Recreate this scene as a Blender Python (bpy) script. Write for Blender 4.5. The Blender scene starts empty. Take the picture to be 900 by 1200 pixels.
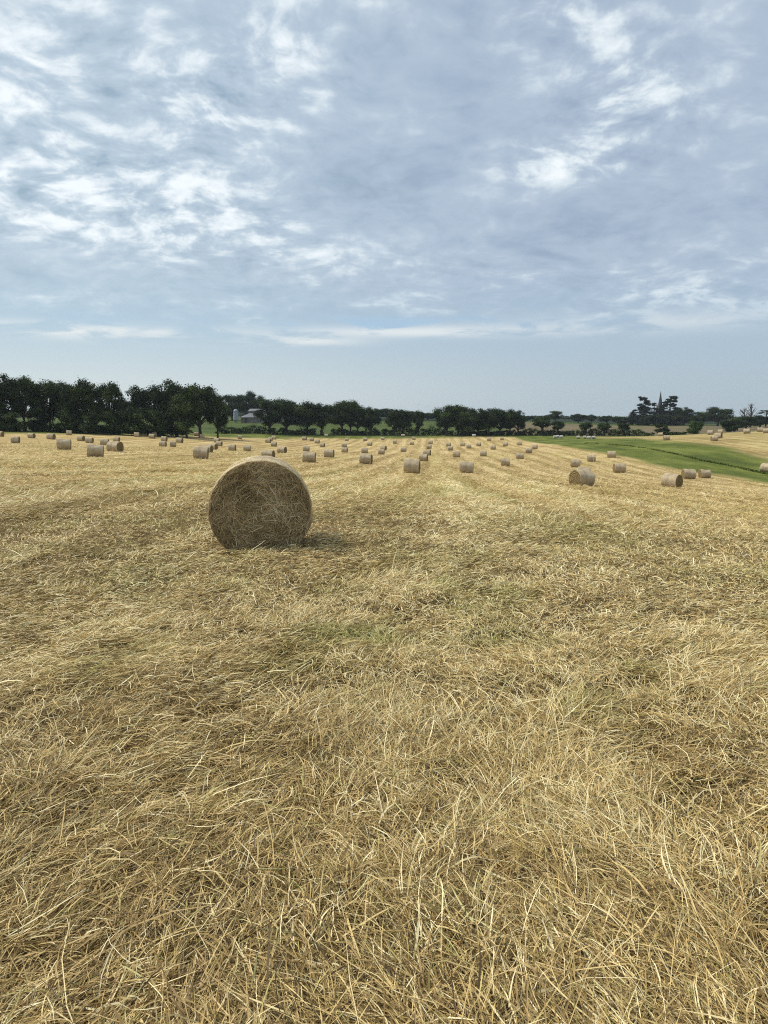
import bpy, math, random
import numpy as np
from math import radians as R, sin, cos, pi, atan2, sqrt
random.seed(7); rng = np.random.default_rng(7)
C = bpy.context.scene.collection
sc = bpy.context.scene

# ------------------------------------------------------------------ frame of reference
EYE = 1.72                      # camera height, the eye stands at (0,0,EYE) looking along +y
F, CX, CY, Y0 = 900.0, 450.0, 600.0, 488.0
TH = math.atan((CY - Y0) / F)   # camera pitch

def slope(px, py):
    """sideways and vertical slope (per metre of depth) of the sight line through a photo point"""
    a, b = (px - CX) / F, (CY - py) / F
    yy = cos(TH) + b * sin(TH)
    return a / yy, (b * cos(TH) - sin(TH)) / yy

# ------------------------------------------------------------------ numpy helpers
_tab = np.random.default_rng(3).random((256, 256))
def vnoise(x, y):
    xi = np.floor(x).astype(int); yi = np.floor(y).astype(int)
    fx = x - xi; fy = y - yi
    fx = fx * fx * (3 - 2 * fx); fy = fy * fy * (3 - 2 * fy)
    g = lambda i, j: _tab[i & 255, j & 255]
    return ((g(xi, yi) * (1 - fx) + g(xi + 1, yi) * fx) * (1 - fy)
            + (g(xi, yi + 1) * (1 - fx) + g(xi + 1, yi + 1) * fx) * fy)
def fbm(x, y, n=3):
    s = 0; a = 1; t = 0
    for k in range(n):
        s = s + a * vnoise(x * 2**k + 17.3 * k, y * 2**k + 5.1 * k); t += a; a *= .5
    return s / t
def sstep(a, b, x):
    t = np.clip((x - a) / (b - a), 0, 1); return t * t * (3 - 2 * t)

# ------------------------------------------------------------------ bales: photo x, photo y of the foot, label, turn (deg) and whiteness
BALES = [
(0,511.5,5.9,'small hay bale cut off by the photo edge beside the dark hedge',-30),
(18.3,519,7.7,'hay bale closest to the photo edge in the open stubble before the dark wood',-15),
(37,513.5,6.2,'hay bale in front of the grassy gap in the hedge of the dark wood',-30),
(60,514.7,5.8,'small hay bale just left of a pair of overlapping bales',-30),
(72,522.8,10.5,'hay bale half hidden behind another bale below the dark wood',10),
(75.3,527,12.3,'pale hay bale standing in front of a second overlapping bale',-6),
(81,510,5,'small hay bale on the grass verge straight behind two overlapping bales',-5),
(95,516.7,6,'small hay bale to the right of the two overlapping bales, end in shade',-32),
(105,519,6.3,'small hay bale right behind the larger bale that stands squarely side-on',-20),
(111.7,535.3,15.3,'large side-on hay bale, the nearest one below the dark wood',-4),
(122.8,521.4,6.7,'small hay bale showing between the two large bales below the dark wood',-12),
(136.7,517.8,5.8,'hay bale peeping over the top of a bale that shows its round end',-20),
(135,529,13.6,'large hay bale turned to show its round end towards the stubble rows',-34),
(160.3,511.9,5,'lone tiny hay bale by the shaded foot of the wood',-10),
(178.3,513.7,5.5,'front one of two tiny bales overlapping by the foot of the wood',-20),
(181.4,511.4,4.7,'rear one of two tiny bales overlapping by the foot of the wood',-10),
(192.5,516.9,5.4,'upper bale of a pair one above the other in front of the wood',-22),
(190.9,523.3,6.5,'lower bale of a pair one above the other in front of the wood',-14),
(202.8,523.5,6.2,'small hay bale next to the pair standing one above the other',-4),
(210.5,518.7,5.6,'small hay bale up and right of the pair standing one above the other',-24),
(230,510.9,3.3,'tiny pale hay bale in the shade under the last trees of the wood',0),
(236.4,513.8,5,'tiny bright hay bale just outside the shade of the last trees of the wood',16),
(254.2,518.6,5,'rear bale of two close together below the gap beside the barn',-20),
(257,522.8,6.3,'front bale of two close together below the gap beside the barn',-18),
(235.3,537.4,13.3,'large hay bale leading a line of three overlapping bales',-8),
(242.8,530.2,11.3,'middle bale in a line of three overlapping bales',-25),
(249.7,526.9,7,'hindmost bale in a line of three overlapping bales',-30),
(272.2,528,6.8,'small hay bale below the silo, seen side-on',-12),
(281.4,514.7,4,'tiny bright hay bale on the field edge straight below the barn',0),
(289.7,528.9,8.7,'medium hay bale above the shoulder of the big near bale',-5),
(313.9,538,10.5,'hay bale partly hidden behind the top of the big near bale',-18),
(314.2,518.9,5.3,'foremost of three tiny bales clustered under the barn tree',-16),
(317,516.7,4.5,'middle one of three tiny bales clustered under the barn tree',-10),
(321,515,3.7,'hindmost of three tiny bales clustered under the barn tree',-10),
(321,523.1,6.3,'small hay bale just below the cluster of three tiny bales',-16),
(330.5,530.6,8.6,'medium hay bale up and right of the big near bale, end shaded',-28),
(356.7,515.8,4.3,'first tiny bale of a slanting line below the hedgerow trees',-16),
(365.3,517,4.2,'second tiny bale of a slanting line below the hedgerow trees',-8),
(371.7,519.6,5,'third tiny bale of a slanting line below the hedgerow trees',-14),
(377.8,524,5.5,'last and lowest bale of a slanting line below the hedgerow trees',-18),
(359,528.9,5.5,'small hay bale peeping out above a larger side-on bale',0),
(362.2,541.7,12.8,'large side-on hay bale with a small bale directly behind its top',-8),
(385.5,535.9,10.3,'large hay bale close right of the bale with another above it',-9),
(382.4,512.2,2.4,'minute pale bale against the hedge foot below a twin-stemmed tree',0),
(406.4,517,4.2,'tiny bale high in the field above a stacked-looking pair',-4),
(428,516.7,4,'tiny bale on the far field edge with a small bale diagonally below it',-4),
(448.4,515.8,4,'tiny bale on the far field edge alone below the gap between hedge bushes',-4),
(472.2,512.2,2.4,'minute bright bale on the grass margin in front of the hedge gap',0),
(485,515.5,3.8,'upper bale of two tiny ones beneath the slender hedgerow tree',0),
(462.6,519.8,4.2,'tiny bale alone between the two far lines of the middle field',-2),
(482.7,521.4,4.5,'lower bale of two tiny ones beneath the slender hedgerow tree',0),
(433.3,522.4,4.7,'small bale standing on the dark wheel track in the middle field',-12),
(403.5,524.2,5,'upper bale of the stacked-looking pair in the middle field',4),
(403.9,530.2,5.8,'lower bale of the stacked-looking pair in the middle field',-8),
(449.5,527.5,5.7,'rear bale of two overlapping bales in mid field',-22),
(447,532.5,6.7,'front bale of two overlapping bales in mid field',-6),
(472.8,529.4,6,'small bale above the largest middle bale, clear of others',-4),
(427.3,531,5.5,'small bale showing over the top of a large mid-field bale',0),
(428.7,543.5,12.8,'large mid-field bale with a small bale showing over its top',-10),
(482.4,554.4,16,'largest bale in the middle of the field, side-on with dark foot',-7),
(496.1,540.2,9.8,'bale next behind the largest middle bale, first of a receding line',-12),
(500.5,533.7,7.3,'second bale of the line receding behind the largest middle bale',-14),
(502.8,525.8,5.5,'third bale of the line receding behind the largest middle bale',-6),
(504.5,520.5,4,'last tiny bale of the line receding behind the largest middle bale',-4),
(525.5,523,4,'small bale touching the upper corner of another in the second line',-10),
(528,527.8,5.2,'middle bale of the second line, touching a smaller one behind',-6),
(534.8,535.8,7.6,'bale midway up the second line, alone on pale stubble',-3),
(546.4,553.9,14,'large upright-looking bale at the near end of the second line',3),
(542,522.9,4,'tiny bale below the thick grove, nearest the second line',-4),
(549.4,525.5,4.7,'small bale below the thick grove, lower of two neighbours',-4),
(561,522.8,4.2,'tiny bale below the middle of the thick grove',-10),
(566.4,534.7,6.8,'bale alone in the third line on striped stubble',-2),
(577.8,526.9,5.2,'small bale further up the third line of striped stubble',-2),
(573.1,516.7,4,'tiny bale near the field edge under the thick grove',-2),
(588.2,515.9,3.7,'tiny bale near the field edge under the end of the grove',0),
(592,523.1,5,'small bale below the end of the grove, above the fourth line',-6),
(592,546,10,'large bale at the near end of the fourth line, tilted on the slope',4),
(555.3,512.2,2.5,'minute white bale on the dark verge under the grove',0),
(608.7,521.9,4.7,'tiny bale where the stubble meets the green strip',0),
(609.4,537.8,8,'bale second up the fourth line on ribbed stubble',3),
(619.7,530.8,6.3,'front bale of a close pair beside the green strip',-2),
(626.7,526.4,5.5,'rear bale of a close pair beside the green strip',-8),
(650.5,513.7,2.6,'front whitish bale of a tight trio by the hedge',10),
(653.3,513.1,2.4,'middle whitish bale of a tight trio by the hedge',0),
(657.8,513.7,2.9,'last whitish bale of the trio by the hedge, set slightly apart',-5),
(677.5,514.2,3,'single whitish bale by the hedge under a round little tree',0),
(685.3,514.1,2.7,'first whitish bale in the far group of three by the hedge',6),
(690.2,514.7,3.5,'largest whitish bale in the far group of three by the hedge',-6),
(695.8,514.4,2.6,'last whitish bale in the far group of three by the hedge',0),
(716.7,536.2,7.8,'bale standing right on the edge of the green strip',2),
(693.1,540.8,8.6,'middle bale of three stepping up towards the green strip',4),
(674.2,547.5,9.8,'bale just behind the shoulder of the big bale with spiral end',5),
(681,568.9,21,'big bale showing its round spiral end, on the right-hand slope',38),
(683.9,559,12,'bale almost wholly hidden behind the big bale with spiral end',0),
(725.5,553.9,10.5,'long low bale alone below the green strip with rounded end',14),
(787.2,570.8,18.5,'big bale with shaded round end, nearest to the green strip',-30),
(806.5,560.8,12.5,'pale square-looking bale touching another beside the green strip',20),
(825.5,560.2,11.8,'darker bale touching the pale square-looking one by the green strip',24),
(899,553.3,9.5,'bale cut off by the photo edge beyond the ditch in the green strip',-38),
(781,515.8,6,'bale on the rising stubble beyond the green strip, below the steeple',8),
(774.2,511,4.8,'small bale tucked in front of a bush below the steeple',-6),
(832.4,509.4,5,'bale on the skyline crest at the head of a group of four',-6),
(844.2,508.3,4.5,'hindmost bale of the group of four on the far slope',-6),
(842,513.3,6,'bale hidden partly behind the lowest of the group of four',-18),
(837,516.9,6.7,'lowest bale of the group of four on the far slope',18),
(875.1,508,5,'bale alone on the crest under the bare dead trees',-6),
(890.5,506.2,3.5,'small bale half behind the last bale on the crest',10),
(897.6,507.5,5,'last bale on the crest at the photo edge',-4),
]
# ------------------------------------------------------------------ terrain: a smooth surface through surveyed points (photo x, photo y, distance)
PTS = [(305,646,10,.01),(150,700,7.4,.02),(450,900,3.65,.02),(450,1190,2.06,.02),(800,700,7.4,.02),(100,900,3.6,.02),(800,900,3.7,.02),(305,600,14.5,.03),(700,620,14,.05),(50,600,14.5,.05),
(50,560,25,.05),(450,580,29,.1),(760,585,38,.1),
(0,505,195,.03),(100,506,205,.03),(200,507.5,225,.03),(-200,504,190,.05),(300,511,290,.03),(400,512,305,.02),(500,512,310,.02),(600,511,310,.02),(700,512.5,285,.03),(650,512,300,.03),
(744,512.5,205,.05),(820,509,200,.03),(890,506.5,195,.03),(1000,500,190,.1),
(750,523,185,.05),(690,518.5,235,.05),(900,557,106,.03),
(290,496,400,.01),(400,498,400,.02),(500,498,410,.02),(0,496,330,.03),(100,497,340,.03),(-300,494,350,.1),(620,503,380,.02),(620,494,500,.02),(750,511,300,.03),(750,500,500,.02),(820,508,300,.03),(840,499,480,.02),(900,503,330,.03),(950,498,450,.05)]
for (bx, by, bh, _l, _a) in BALES:
    if bh > 3.4:
        PTS.append((bx, by, 1100.0 / bh, max(.4 / bh, .03)))
_P = np.array([(slope(p[0], p[1])[0] * p[2], p[2], slope(p[0], p[1])[1] * p[2], abs(slope(p[0], p[1])[1] * p[2]) * p[3] + .02) for p in PTS])
def _feat(x, y):
    r = np.sqrt(x * x + y * y)
    k = np.where(r > 560, 560 / np.maximum(r, 1e-6), 1.0); x = x * k; r = r * k + 15
    return np.stack([np.clip(x / r, -.62, .62) * 2.2, np.log(r)], -1)
_fx = _feat(_P[:, 0], _P[:, 1])
def _phi(a, b):
    d2 = ((a[:, None, :] - b[None]) ** 2).sum(-1); return d2 * np.sqrt(d2)
_n = len(_P); _A = np.zeros((_n + 3, _n + 3)); _T = np.c_[np.ones(_n), _fx]
_A[:_n, :_n] = _phi(_fx, _fx) + np.diag(.5 * _P[:, 3] ** 2); _A[:_n, _n:] = _T; _A[_n:, :_n] = _T.T
_S = np.linalg.solve(_A, np.r_[_P[:, 2], 0, 0, 0])
def ter(x, y):
    """ground height without the small lumps"""
    x = np.atleast_1d(np.asarray(x, float)); y = np.atleast_1d(np.asarray(y, float)); out = np.empty(len(x))
    for i in range(0, len(x), 40000):
        f = _feat(x[i:i+40000], y[i:i+40000])
        out[i:i+40000] = _phi(f, _fx) @ _S[:-3] + np.c_[np.ones(len(f)), f] @ _S[-3:]
    w = sstep(450, 1100, np.sqrt(x * x + y * y))
    return EYE + out * (1 - w) - 3.0 * w
ALPHA = math.atan((503 - CX) / F)            # the mowing rows run along this bearing
def rows(x, y):
    return x * cos(ALPHA) - y * sin(ALPHA), x * sin(ALPHA) + y * cos(ALPHA)
def lumps(x, y):
    r = np.sqrt(x * x + y * y); s, t = rows(x, y)
    a = (fbm(s * 1.1 + 40, t * .55 + 9, 2) - .5) * .11 + (fbm(x * 4.3, y * 4.3, 2) - .5) * .06
    b = (vnoise(s * .6 + 7, t * .045) - .5) * .07
    return (a + b) * (1 - sstep(35, 70, r))
def H(x, y):
    x = np.atleast_1d(np.asarray(x, float)); y = np.atleast_1d(np.asarray(y, float))
    return ter(x, y) + lumps(x, y)
_Ds = np.geomspace(1.5, 900, 6000)
def hit(px, py, tfun=ter):
    """where the sight line through a photo point meets the ground"""
    a, b = slope(px, py)
    zz = tfun(a * _Ds, _Ds); k = int(np.argmax(zz >= EYE + b * _Ds - 1e-4))
    if zz[k] < EYE + b * _Ds[k] - 1e-3: k = int(np.argmin(np.abs(zz - EYE - b * _Ds) / _Ds))
    D = _Ds[k]; return a * D, D, zz[k]
def at(px, D):
    a = (px - CX) / F; x = a * D; return x, D, float(ter(x, D)[0])

# edges of the fields: (photo x, photo y) -> bearing and distance
def edge(pts):
    u = []; d = []
    for px, py in pts:
        x, y, z = hit(px, py); u.append(x / y); d.append(y)
    return np.array(u), np.array(d)
E1 = edge([(-200,507),(0,508.5),(100,509.5),(200,510.5),(300,513),(400,513.6),(500,513.4),(570,513),(600,513.2),(640,520),(680,527),(720,534),(760,543),(800,551),(850,558.5),(900,566),(960,577)])
E2 = edge([(690,512.8),(744,513.4),(760,515.5),(800,518.5),(840,524),(870,532),(900,541),(960,556)])
DITCH = edge([(690,519.5),(720,521.5),(750,524.5),(780,530),(820,539.5),(860,547),(900,556),(960,570)])
_hu = [(-400,188),(-200,190),(0,203),(100,214),(150,224),(200,240),(260,280),(300,300),(400,318),(500,322),(600,322),(700,305),(760,278),(800,262),(900,240),(1100,225)]
HEDGE = (np.array([(p[0] - CX) / F for p in _hu]), np.array([float(p[1]) for p in _hu]))
def lim(e, u): return np.interp(u, e[0], e[1])

# ------------------------------------------------------------------ meshes and properties
def mesh_np(name, co, faces, nper, mat, attrs=None, smooth=False, uv=None):
    me = bpy.data.meshes.new(name)
    n = len(co); m = len(faces)
    me.vertices.add(n); me.vertices.foreach_set('co', np.asarray(co, np.float32).ravel())
    me.loops.add(m * nper); me.loops.foreach_set('vertex_index', np.asarray(faces, np.int32).ravel())
    me.polygons.add(m); me.polygons.foreach_set('loop_start', np.arange(0, m * nper, nper, dtype=np.int32))
    me.polygons.foreach_set('loop_total', np.full(m, nper, np.int32))
    if smooth: me.polygons.foreach_set('use_smooth', np.ones(m, bool))
    for k, v in (attrs or {}).items():
        at_ = me.attributes.new(k, 'FLOAT', 'POINT'); at_.data.foreach_set('value', np.asarray(v, np.float32))
    me.update(calc_edges=True); me.materials.append(mat)
    return me
def link(name, data, parent=None, loc=(0, 0, 0)):
    o = bpy.data.objects.new(name, data); C.objects.link(o); o.location = loc
    if parent: o.parent = parent
    return o
def tag(o, label=None, cat=None, group=None, kind=None):
    if label: o['label'] = label
    if cat: o['category'] = cat
    if group: o['group'] = group
    if kind: o['kind'] = kind
    return o
class MB:
    """collects polygons of any size for ONE mesh"""
    def __init__(s): s.v = []; s.f = []
    def add(s, vs, fs):
        o = len(s.v); s.v += [tuple(v) for v in vs]; s.f += [tuple(i + o for i in f) for f in fs]
    def box(s, x0, x1, y0, y1, z0, z1):
        s.add([(x0,y0,z0),(x1,y0,z0),(x1,y1,z0),(x0,y1,z0),(x0,y0,z1),(x1,y0,z1),(x1,y1,z1),(x0,y1,z1)],
              [(0,3,2,1),(4,5,6,7),(0,1,5,4),(1,2,6,5),(2,3,7,6),(3,0,4,7)])
    def tube(s, pts, rad, k=7):
        pts = [np.array(p, float) for p in pts]; vs = []; fs = []
        for i, p in enumerate(pts):
            d = pts[min(i + 1, len(pts) - 1)] - pts[max(i - 1, 0)]; d /= np.linalg.norm(d) + 1e-9
            a = np.cross(d, (0.31, 0.95, 0.1)); a /= np.linalg.norm(a) + 1e-9; b = np.cross(d, a)
            for j in range(k):
                t = 2 * pi * j / k; vs.append(p + rad[i] * (cos(t) * a + sin(t) * b))
        for i in range(len(pts) - 1):
            for j in range(k):
                fs.append((i*k+j, i*k+(j+1)%k, (i+1)*k+(j+1)%k, (i+1)*k+j))
        fs.append(tuple(range(k))[::-1]); fs.append(tuple((len(pts)-1)*k + j for j in range(k)))
        s.add(vs, fs)
    def build(s, name, mat, smooth=False):
        me = bpy.data.meshes.new(name); me.from_pydata(s.v, [], s.f); me.materials.append(mat)
        if smooth: me.polygons.foreach_set('use_smooth', np.ones(len(me.polygons), bool))
        me.update(); return me

# ------------------------------------------------------------------ node helper
class NT:
    def __init__(s, tree):
        s.t = tree; tree.nodes.clear()
    def n(s, typ, ins=None, **kw):
        nd = s.t.nodes.new(typ)
        for k, v in kw.items(): setattr(nd, k, v)
        for k, v in (ins or {}).items():
            sk = nd.inputs[k]
            if isinstance(v, bpy.types.NodeSocket): s.t.links.new(v, sk)
            else: sk.default_value = v
        return nd
    def m(s, op, a, b=None, c=None, clamp=False):
        nd = s.t.nodes.new('ShaderNodeMath'); nd.operation = op; nd.use_clamp = clamp
        for i, v in enumerate((a, b, c)):
            if v is None: continue
            if isinstance(v, bpy.types.NodeSocket): s.t.links.new(v, nd.inputs[i])
            else: nd.inputs[i].default_value = v
        return nd.outputs[0]
    def ss(s, v, a, b):
        nd = s.n('ShaderNodeMapRange', {'Value': v, 'From Min': a, 'From Max': b}); nd.interpolation_type = 'SMOOTHSTEP'
        return nd.outputs[0]
    def mix(s, f, a, b, mode='MIX'):
        nd = s.t.nodes.new('ShaderNodeMix'); nd.data_type = 'RGBA'; nd.blend_type = mode
        for sk, v in ((nd.inputs[0], f), (nd.inputs[6], a), (nd.inputs[7], b)):
            if isinstance(v, bpy.types.NodeSocket): s.t.links.new(v, sk)
            else: sk.default_value = (*v, 1) if isinstance(v, tuple) and len(v) == 3 else v
        return nd.outputs[2]
    def ramp(s, f, stops):
        nd = s.n('ShaderNodeValToRGB', {'Fac': f}); cr = nd.color_ramp
        while len(cr.elements) < len(stops): cr.elements.new(.5)
        for e, (p, c) in zip(cr.elements, stops): e.position = p; e.color = (*c, 1)
        return nd.outputs[0]
    def noise(s, vec, scale, detail=3, rough=.5, dist=0, dim='3D'):
        nd = s.n('ShaderNodeTexNoise', {'Vector': vec, 'Scale': scale, 'Detail': detail, 'Roughness': rough, 'Distortion': dist}); nd.noise_dimensions = dim
        return nd.outputs[0]
    def vmul(s, vec, f):
        nd = s.t.nodes.new('ShaderNodeVectorMath'); nd.operation = 'MULTIPLY'
        s.t.links.new(vec, nd.inputs[0]); nd.inputs[1].default_value = f; return nd.outputs[0]
    def attr(s, name): return s.n('ShaderNodeAttribute', attribute_name=name).outputs['Fac']
def material(name):
    m = bpy.data.materials.new(name); m.use_nodes = True; return m, NT(m.node_tree)
def finish(t, col, rough=.8, spec=.25, bump=None, bstr=.5, bdist=.02, **extra):
    ins = {'Base Color': col, 'Roughness': rough, 'Specular IOR Level': spec}; ins.update(extra)
    p = t.n('ShaderNodeBsdfPrincipled', ins)
    if bump is not None:
        b = t.n('ShaderNodeBump', {'Height': bump, 'Strength': bstr, 'Distance': bdist}); t.t.links.new(b.outputs[0], p.inputs['Normal'])
    o = t.n('ShaderNodeOutputMaterial'); t.t.links.new(p.outputs[0], o.inputs[0])
# ------------------------------------------------------------------ ground: one sheet to the horizon, finest near the camera
az = np.concatenate([np.radians(np.arange(-180, -42, 4.0)), np.radians(np.arange(-42, 42, .16)), np.radians(np.arange(42, 180, 4.0))])
rad = np.geomspace(.35, 3600, 800)
A_, R_ = np.meshgrid(az, rad)
gx = (R_ * np.sin(A_)).ravel(); gy = (R_ * np.cos(A_)).ravel(); gr = R_.ravel()
gz = H(gx, gy)
na, nr = len(az), len(rad)
i0 = (np.arange(nr - 1)[:, None] * na + np.arange(na)[None]).ravel()
i1 = (np.arange(nr - 1)[:, None] * na + (np.arange(na)[None] + 1) % na).ravel()
gf = np.stack([i0, i0 + na, i1 + na, i1], -1)
co = np.stack([gx, gy, gz], -1)
co = np.vstack([co, [[0, 0, float(H(0, .01)[0])]]])
u = np.where(gy > 1, gx / np.maximum(gy, 1), np.sign(gx) * 3.0); u = np.clip(u, -1.2, 1.2)
wob = (fbm(gx * .06, gy * .06, 3) - .5)
d = gy
e1, e2, eh = lim(E1, u), lim(E2, u), lim(HEDGE, u)
soft = .012
strip = sstep(-.03, .035, (d - e1) / e1 + wob * .09)
hay2 = np.where(u > .24, sstep(-.05, .05, (d - e2) / e2 + wob * .12), 0) * sstep(.24, .30, u)
verge = sstep(-.02, .01, (d - (eh - 14)) / eh + wob * .03)
green = np.clip(strip * (1 - (.80 - .25 * wob) * hay2 * (1 - verge)), 0, 1) * (gy > 1)
beyond = sstep(-.004, .004, (d - eh) / eh) * (gy > 1)
crop = beyond * sstep(.150, .165, u + wob * .004) * (1 - sstep(.515, .535, u)) * (1 - sstep(470, 500, d))
pasture = beyond * (1 - crop)
woodfl = beyond * sstep(0, 30, d - np.interp(u, [-.6, -.2, -.15, .15, .2, .5], [560, 560, 440, 450, 520, 520]))
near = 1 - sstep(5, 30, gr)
dd = np.interp(u, DITCH[0], DITCH[1]); ditch = np.exp(-((d - dd) / 2.0) ** 2) * .1 * sstep(.25, .30, u) * (gy > 1)
tuft = np.exp(-(((gx + .16) / .35) ** 2 + ((gy - 5.75) / .3) ** 2)) + .5 * sstep(.62, .8, fbm(gx * .35 + 3, gy * .2 + 8, 3)) + .3 * np.exp(-(((gx - 3.2) / 1.2) ** 2 + ((gy - 13.) / 3.) ** 2))
tuft += .55 * np.exp(-((rows(gx, gy)[0] - .9) / .7) ** 2) * sstep(20, 45, gr) * (1 - sstep(140, 300, gr))
near0 = lambda a: np.append(a, a[0])
S_, T_ = rows(gx, gy)
wr = vnoise(S_ * .18 + 5, T_ * .02) - .5

m_hay, t = material('mown_hay_stubble')
pos = t.n('ShaderNodeNewGeometry').outputs['Position']
mp = t.n('ShaderNodeMapping', {'Vector': pos, 'Rotation': (0, 0, ALPHA)}).outputs[0]
rowv = t.vmul(mp, (1.0, .045, 1.0))
n_row = t.noise(rowv, .55, 5, .6)
n_row2 = t.noise(t.vmul(mp, (1, .09, 1)), 1.9, 4, .6)
swn = t.m('SINE', t.m('MULTIPLY', t.m('ADD', t.n('ShaderNodeSeparateXYZ', {0: mp}).outputs[0], t.m('MULTIPLY', t.m('SUBTRACT', t.noise(rowv, .12, 2, .5), .5), 1.2)), 2 * pi / 3.2))
n_fine = t.noise(t.vmul(mp, (1, .35, 1)), 26, 3, .7)
n_mid = t.noise(t.vmul(mp, (1, .5, 1)), 3.3, 5, .65)
n_big = t.noise(pos, .07, 4, .55)
n_cross = t.noise(t.vmul(mp, (.05, 1, 1)), .9, 4, .6)
rdist = t.n('ShaderNodeVectorMath', {0: pos}, operation='LENGTH').outputs['Value']
v = t.m('ADD', t.m('MULTIPLY', n_row, .95), t.m('MULTIPLY', n_row2, .9))
v = t.m('ADD', v, t.m('MULTIPLY', n_mid, .75)); v = t.m('ADD', v, t.m('MULTIPLY', n_fine, .55))
v = t.m('ADD', v, t.m('MULTIPLY', n_cross, .35))
v = t.m('ADD', v, t.m('MULTIPLY', n_big, .35))
v = t.m('ADD', v, t.m('MULTIPLY', swn, .065)); v = t.ss(v, 1.46, 2.26)
c = t.ramp(v, [(0, (.25, .16, .063)), (.35, (.37, .252, .102)), (.65, (.50, .36, .155)), (1, (.66, .51, .255))])
ol = t.mix(v, (.19, .165, .040), (.44, .375, .105))
gf_ = t.m('ADD', t.m('MULTIPLY', t.ss(t.noise(rowv, .33, 3, .6), .5, .72), .5), t.m('ADD', t.attr('tuft'), t.m('MULTIPLY', t.ss(swn, -.2, -1), .18)), clamp=True)
c = t.mix(t.m('MULTIPLY', gf_, .8), c, ol)
brn = t.ss(t.noise(t.vmul(mp, (1, .3, 1)), .16, 4, .6), .52, .75)
c = t.mix(t.m('MULTIPLY', brn, .5), c, t.mix(v, (.20, .125, .052), (.40, .285, .135)))
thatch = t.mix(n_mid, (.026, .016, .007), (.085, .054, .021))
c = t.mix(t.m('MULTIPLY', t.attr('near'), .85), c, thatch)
gg = t.m('ADD', t.m('MULTIPLY', t.noise(t.vmul(pos, (.5, .12, 1)), .5, 4, .6), .7), t.m('MULTIPLY', t.noise(pos, 6, 3, .6), .5))
gcol = t.ramp(t.ss(gg, .4, .85), [(0, (.058, .077, .011)), (.5, (.122, .148, .022)), (1, (.24, .245, .06))])
c = t.mix(t.attr('green'), c, gcol)
pcol = t.ramp(t.ss(t.noise(pos, .05, 4, .6), .3, .7), [(0, (.050, .072, .013)), (1, (.082, .110, .020))])
c = t.mix(t.attr('pasture'), c, pcol)
ccol = t.ramp(t.ss(t.m('ADD', t.noise(t.vmul(mp, (1, .06, 1)), .25, 4, .6), t.m('MULTIPLY', t.noise(pos, .02, 3, .5), .6)), .5, 1.05), [(0, (.115, .092, .044)), (1, (.185, .148, .078))])
c = t.mix(t.attr('crop'), c, ccol)
c = t.mix(t.attr('ditch'), c, (.020, .035, .010))
c = t.mix(t.attr('woodfl'), c, (.016, .026, .010))
bh = t.m('ADD', t.m('MULTIPLY', n_fine, .5), t.m('ADD', t.m('MULTIPLY', n_mid, 1.2), t.m('MULTIPLY', n_row2, 1.4)))
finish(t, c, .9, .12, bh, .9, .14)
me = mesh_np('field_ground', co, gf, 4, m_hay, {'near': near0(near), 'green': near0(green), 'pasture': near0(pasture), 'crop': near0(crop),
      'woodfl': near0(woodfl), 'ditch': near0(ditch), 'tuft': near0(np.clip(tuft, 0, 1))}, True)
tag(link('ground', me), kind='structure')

# ------------------------------------------------------------------ loose hay and stubble: curved blades, densest near the camera
m_blade, t = material('dry_hay_blades')
tone = t.attr('tone'); gr_ = t.attr('greenness')
c = t.ramp(tone, [(0, (.075, .045, .016)), (.26, (.235, .145, .048)), (.58, (.52, .36, .130)), (.85, (.75, .575, .255)), (1, (.89, .77, .45))])
c = t.mix(gr_, c, t.ramp(tone, [(0, (.058, .060, .011)), (.5, (.205, .212, .036)), (1, (.43, .43, .11))]))
finish(t, c, .62, .35)
def straw(px, py, pz, phi, elev, L, W, bend, twist, seg, jit=0):
    """ribbons: start points, heading, rise, length, width, sideways and downward bending"""
    n = len(px); s = np.linspace(0, 1, seg + 1)
    P = np.zeros((n, seg + 1, 3)); P[:, 0] = np.stack([px, py, pz], -1)
    ph = phi.copy(); el = elev.copy(); step = L / seg
    for k in range(seg):
        P[:, k + 1, 0] = P[:, k, 0] + step * np.cos(el) * np.cos(ph)
        P[:, k + 1, 1] = P[:, k, 1] + step * np.cos(el) * np.sin(ph)
        P[:, k + 1, 2] = P[:, k, 2] + step * np.sin(el)
        ph = ph + twist / seg; el = el - bend / seg
    side = np.stack([-np.sin(phi), np.cos(phi), np.zeros(n)], -1); roll = rng.normal(0, .7, n)
    side = side * np.cos(roll)[:, None] + np.array([0, 0, 1.0]) * np.sin(roll)[:, None]
    taper = np.interp(s, [0, .1, .7, 1], [.8, 1, .85, .25])
    off = side[:, None] * (W[:, None] * taper[None])[..., None] * .5
    V = np.stack([P - off, P + off], 2).reshape(n, (seg + 1) * 2, 3)
    base = (np.arange(n) * (seg + 1) * 2)[:, None]
    q = np.stack([np.array([2 * k, 2 * k + 1, 2 * k + 3, 2 * k + 2]) for k in range(seg)])
    Fc = (base[:, :, None] + q[None]).reshape(-1, 4)
    return V.reshape(-1, 3), Fc
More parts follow.
